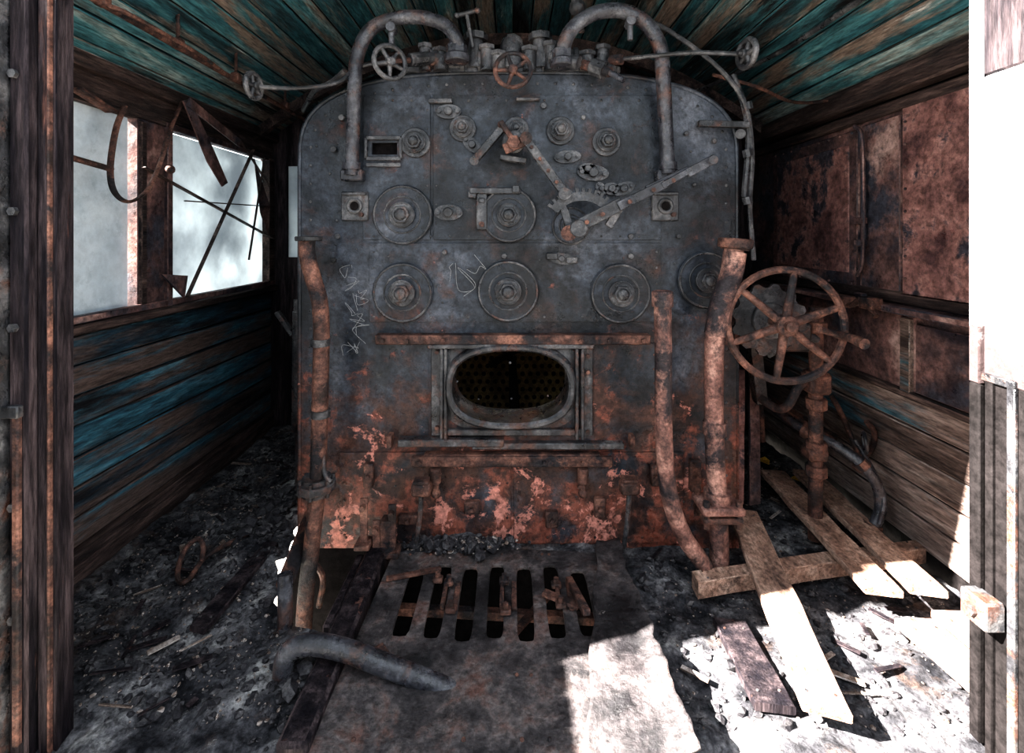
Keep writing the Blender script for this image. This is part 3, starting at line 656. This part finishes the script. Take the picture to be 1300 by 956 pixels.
mf.cyl(P(740,82,1.97),P(775,92,1.9),.02,12,1); mf.cyl(P(752,84,1.95),P(768,90,1.92),.034,8,0); mf.cyl(P(772,91,1.9),P(792,102,1.86),.012,10,2); mf.cyl(P(700,72,1.98),P(735,80,1.93),.028,12,0)
mf.cyl(P(778,88,1.92),P(760,80,1.98),.016,10)
mf.tube([P(322,110,1.75),P(380,112,1.82),P(430,104,1.9),P(452,86,1.97),P(480,80,2.02)],.008,8,0)
mf.wheel(P(322,109,1.75),(1,-.12,0),.044,.009,5,.014,0)
mf.tube([P(946,69,1.75),P(880,67,1.85),P(820,72,1.92),P(770,77,2.0)],.009,8,0)
mf.wheel(P(948,68,1.75),(1,.2,0),.048,.011,5,.015,0)
mf.cyl(P(790,75,1.95),P(775,77,1.98),.022,8,1)
mf.tube([P(760,20,2.2),P(820,25,2.1),P(880,60,2.0),P(925,100,1.98),P(948,140,1.98),P(955,200,2.0),P(952,260,2.02),P(957,330,2.05)],.010,8,0)
mf.tube([P(930,95,1.99),P(945,135,1.99),P(950,180,2.0),P(945,250,2.01)],.013,8,0)
for py in (130,190,250): mf.cyl(P(948,py,1.99),P(950,py+9,1.99),.02,8,0)
mf.tube([P(905,95,2.1),P(960,110,2.15),P(1010,130,2.3),P(1070,126,2.4)],.008,8,1)
mf.tube([P(438,90,2.0),P(420,105,2.05),P(400,115,2.15),P(385,140,2.4)],.012,8,0)
mf.done()
def flange(o,c0,ax,R,t,mi=0,nb=6):
    ax,u,v=frame(ax); c0=Vector(c0); o.cyl(c0-ax*t,c0+ax*t,R,24,mi,ch=.004)
    o.cyl(c0-ax*t*2.2,c0-ax*t,R*.75,20,mi); o.cyl(c0+ax*t,c0+ax*t*2.2,R*.75,20,mi)
    for i in range(nb):
        d=u*math.cos(i*6.283/nb)+v*math.sin(i*6.283/nb); o.cyl(c0+d*R*.85-ax*t*2,c0+d*R*.85+ax*t*2,.008,6,mi)
lp=Ob('drain_pipe','rust','casting')
ya=1.85
lp.tube([P(390,302,ya),P(390,325,ya),P(398,355,ya),P(406,385,ya),P(408,430,ya),P(406,520,ya),P(404,600,ya),P(402,630,ya),P(396,690,ya),P(388,760,ya),P(384,830,ya)],.030,16)
lp.cyl(P(392,300,ya),P(392,306,ya),.05,24,1,ch=.003); flange(lp,P(402,616,ya),(0,0,1),.070,.015,1)
for py in (430,520): lp.cyl(P(407,py,ya),P(407,py+9,ya),.036,20,1)
lp.tube([P(410,560,ya),P(412,600,1.83),P(420,612,1.82)],.008,8,1)
lp.done()
db=Ob('sand_box_lever','casting','rust')
db.cyl(P(383,395,2.3),P(383,545,2.3),.04,18,0,r2=.045); db.cyl(P(383,385,2.3),P(383,395,2.3),.03,14,0); db.bar(P(352,396,2.3),P(372,425,2.3),.02,.03,0,up=(0,1,0)); db.cyl(P(380,380,2.3),P(380,410,2.3),.025,12)
db.cyl(P(383,545,2.3),(P(383,545,2.3).x,2.3,0),.03,12); db.done()
rp=Ob('feed_pipe','pipe_rust','rust')
yb=1.84
rp.tube([P(932,308,yb),P(931,330,yb),P(927,355,yb),P(916,385,yb),P(908,420,yb),P(906,480,yb),P(907,560,yb),P(911,640,yb),P(913,700,yb),P(914,770,yb)],.035,18)
rp.tube([P(933,320,yb),P(928,350,yb),P(916,385,yb),P(908,425,yb)],.041,18)
rp.cyl(P(934,303,yb),P(933,315,yb),.062,26,1,ch=.004); rp.cyl(P(934,309,yb),P(933,317,yb),.05,26,1)
rp.cyl(P(907,535,yb),P(907,552,yb),.042,20,0,ch=.003)
q=P(911,640,yb); rp.box(q,(.155,.13,.03),ch=.008,mi=0); rp.box(q+Vector((0,0,-.035)),(.145,.12,.022),ch=.008,mi=1); rp.cyl(q+Vector((0,0,.015)),q+Vector((0,0,.05)),.05,20)
for sx in (-1,1):
    for sy in (-1,1): rp.cyl(q+Vector((sx*.06,sy*.045,-.065)),q+Vector((sx*.06,sy*.045,.035)),.012,6,1)
rp.done()
r2=Ob('open_ended_pipe','pipe_rust','black')
yc=1.78
r2.tube([P(841,374,yc),P(842,450,yc),P(843,560,yc),P(850,630,yc),P(868,680,yc),P(892,715,yc+.01),P(906,745,yc+.03),P(916,785,yc+.03)],.031,18)
r2.torus(P(841,372,yc),(0,0,1),.030,.009); r2.cyl(P(841,373,yc),P(841,389,yc),.0385,22); r2.cyl(P(841,373,yc)+Vector((0,0,.002)),P(841,371,yc),.028,18,1)  # black disc closes the pipe end, its hollow's shade as colour
r2.done()
bp_=Ob('bent_handrail_pipe','pipe_dark')
bp_.tube([P(362,728,1.62),P(362,770,1.6),P(362,850,1.56),P(362,905,1.5)],.024,14)
bp_.tube([P(364,910,1.42),P(361,868,1.42),P(360,842,1.41),P(370,824,1.41),P(400,818,1.41),P(440,826,1.40),P(490,845,1.39),P(540,864,1.38),P(585,888,1.37),P(600,930,1.36),P(602,985,1.36)],.028,18,k=10)
bp_.done()
hk=Ob('floor_hook_rod','rust')
q=lambda px,py,z=.06: PF(px,py,z)
hk.tube([q(340,676,.05),q(300,686,.05),q(262,706,.05),q(240,735,.04),q(228,738,.04),q(226,722,.06),q(236,696,.10),q(252,684,.12),q(258,695,.10),q(256,712,.06)],.009,8)
hk.tube([P(372,700,1.95),P(398,715,1.95),P(410,735,1.95),P(405,770,1.95)],.012,8); hk.done()
for (px,py,pb) in [(535,620,690),(799,618,690)]:
    fp=Ob('foot_lever','rust','casting'); c_=P(px,py,1.92)
    fp.box(c_,(.075,.05,.05),ch=.008); fp.box(c_+Vector((0,0,.03)),(.06,.05,.012),ch=.003); fp.tube([c_,P(px-2,(py+pb)/2,1.93),P(px-7,pb+5,1.94)],.010,8,1); fp.done()
for px,py0,py1 in [(462,632,690),(498,640,700),(478,660,705)]:
    sk=Ob('standing_bracket','rust'); a=P(px,py1,1.93); b=P(px,py0,1.95); sk.bar(a,b,.03,.012,up=(0,1,0)); sk.box(a+Vector((0,0,.0)),(.06,.07,.02)); sk.cyl(b+Vector((0,-.03,-.03)),b+Vector((0,.03,-.03)),.012,8); sk.done()
hw=empty('reversing_handwheel',(1.0,1.8,.9))
w=OB('wheel','rust','casting',parent=hw)
wc_=P(997,413,1.80); ax=Vector((-.10,-1,.03)).normalized()
w.wheel(wc_,ax,.205,.014,6,.038,0,a0=.35,spr=.014)
w.cyl(wc_-ax*.3,wc_+ax*.05,.018,14,0)
hp=wc_+(P(1062,424,1.80)-wc_); w.cyl(hp,hp+Vector((.0,-.03,0)),.016,10); w.tube([hp+Vector((0,-.02,0)),P(1082,430,1.72),P(1098,437,1.66)],lambda t:.013+.006*t,12)
w.cyl(P(1040,418,1.76),hp+Vector((0,-.02,0)),.012,10)
sc=wc_-ax*.16
pts=[]
ax_,u,v=frame(ax)
for i in range(48):
    t=2*math.pi*i/48; rr=.145 if (i//2)%2 else .128; pts.append(sc+(u*math.cos(t)+v*math.sin(t))*rr)
w.poly(pts,ax*.02,1); w.cyl(sc+ax*.02,sc+ax*.05,.07,24,1,ch=.004)
w.done()
cb=OB('column','pipe_rust','casting','rust',parent=hw)
y2=2.05
base=Vector((P(1035,500,y2).x,y2,0))
cb.cyl(base,P(1036,390,y2),.028,16,2); 
for py in (408,470,505,560,590): cb.cyl(P(1036,py,y2),P(1036,py+14,y2),.042,8,2,ch=.004)
cb.box(P(1036,485,y2),(.09,.09,.09),ch=.012,mi=2); cb.box(P(1034,575,y2),(.08,.08,.05),ch=.01,mi=2)
cb.tube([P(1036,480,y2),P(1015,490,y2),P(1000,515,y2),P(985,518,y2+.05),P(965,505,y2+.1)],.018,12,2)
cb.cyl(wc_-ax*.28,P(1036,430,y2),.03,14,1); cb.box(P(1000,425,2.05),(.14,.12,.12),mi=1,ch=.012)
cb.bar(P(985,450,2.1),P(960,420,2.15),.06,.05,1); cb.bar(P(955,425,2.15),P(965,510,2.2),.05,.05,1,up=(0,1,0))
cb.done()
pg=Ob('side_pipework','rust','rust','pipe_dark')
pg.tube([P(950,488,2.45),P(985,520,2.3),P(1025,548,2.15),P(1065,568,2.08),P(1095,590,2.02),P(1113,615,2.0),P(1118,645,2.0),P(1108,672,2.0)],.022,14,2)
pg.cyl(P(1020,545,2.17),P(1035,553,2.13),.036,8,1); pg.cyl(P(1090,586,2.03),P(1098,594,2.02),.032,8,1); pg.cyl(P(1108,665,2.0),P(1104,680,2.0),.035,8,1)
pg.tube([P(1055,502,2.25),P(1068,525,2.22),P(1082,558,2.2),P(1092,578,2.18),P(1105,572,2.15),P(1110,550,2.12),P(1100,535,2.12)],.012,10,1)
pg.torus(P(1098,562,2.05),(1,-.5,.1),.04,.007,24,2)
pg.tube([P(1085,558,2.08),P(1110,600,2.03),P(1122,635,1.98),P(1116,665,1.98)],.009,8,2)
pg.tube([RP(1060,372,.08),RP(1078,388,.1),RP(1095,380,.1),RP(1112,402,.1)],.012,8,1); pg.box(RP(1105,385,.09),(.05,.08,.05),mi=1); pg.box(RP(1072,382,.09),(.05,.08,.05),mi=1)
pg.bar(P(958,500,2.6),P(1060,560,2.3),.05,.05,0); pg.tube([P(960,380,2.3),P(962,470,2.35),P(966,560,2.35)],.02,10,1)
pg.cyl(P(1108,672,2.0),(P(1108,672,2.0).x,2.0,-.02),.022,12,2)
pg.done()
cr=Ob('ceiling_rod','rust','casting')
cr.cyl((-1.3,1.3,2.01),(-1.3,3.24,2.0),.012,10); 
for y in (1.55,1.9,2.3,2.8): cr.box((-1.3,y,2.02),(.04,.035,.04),ch=.006); cr.cyl((-1.3,y,2.03),(-1.3,y,roofz(-1.3)+.005),.007,8)
cr.tube([(-1.3,1.55,2.01),(-1.24,1.6,1.99),(-1.22,1.9,1.98),(-1.28,2.15,2.0)],.008,8)
cr.done()
rl=Ob('ceiling_conduit','casting'); rl.tube([(1.25,1.3,2.13),(1.24,2.2,2.12),(1.1,3.0,2.15),(1.0,3.24,2.2)],.012,8); rl.done()
# ============================================================ LIGHT & CAMERA
sun=bpy.data.lights.new('sun','SUN'); sun.energy=85; sun.angle=.009; sun.color=(1,.95,.89)
so=bpy.data.objects.new('sun',sun); bpy.context.collection.objects.link(so)
so.rotation_euler=Vector((1.3,.30,-1)).to_track_quat('-Z','Y').to_euler()
fl_=bpy.data.lights.new('firebox_fill','POINT'); fl_.energy=1.6; fl_.color=(1,.8,.5); fl_.shadow_soft_size=.05  # added fill, stands in for light entering through chimney and grate
fo=bpy.data.objects.new('firebox_fill',fl_); bpy.context.collection.objects.link(fo); fo.location=(.0,D+.55,1.05)
wd=bpy.data.worlds.new('World'); bpy.context.scene.world=wd; wd.use_nodes=True
bg=wd.node_tree.nodes['Background']; bg.inputs[0].default_value=(.82,.91,1.0,1); bg.inputs[1].default_value=2.9
cam=bpy.data.cameras.new('camera'); co=bpy.data.objects.new('camera',cam); bpy.context.collection.objects.link(co)
co.location=(0,0,CH); co.rotation_euler=(math.radians(90),0,0)
cam.sensor_width=36; cam.lens=36*F/1300; cam.shift_y=-(478-300)/1300; cam.clip_start=.02
sc_=bpy.context.scene; sc_.camera=co
sc_.view_settings.view_transform='Standard'; sc_.view_settings.exposure=0.12
try: sc_.view_settings.look='Medium High Contrast'
except Exception: pass
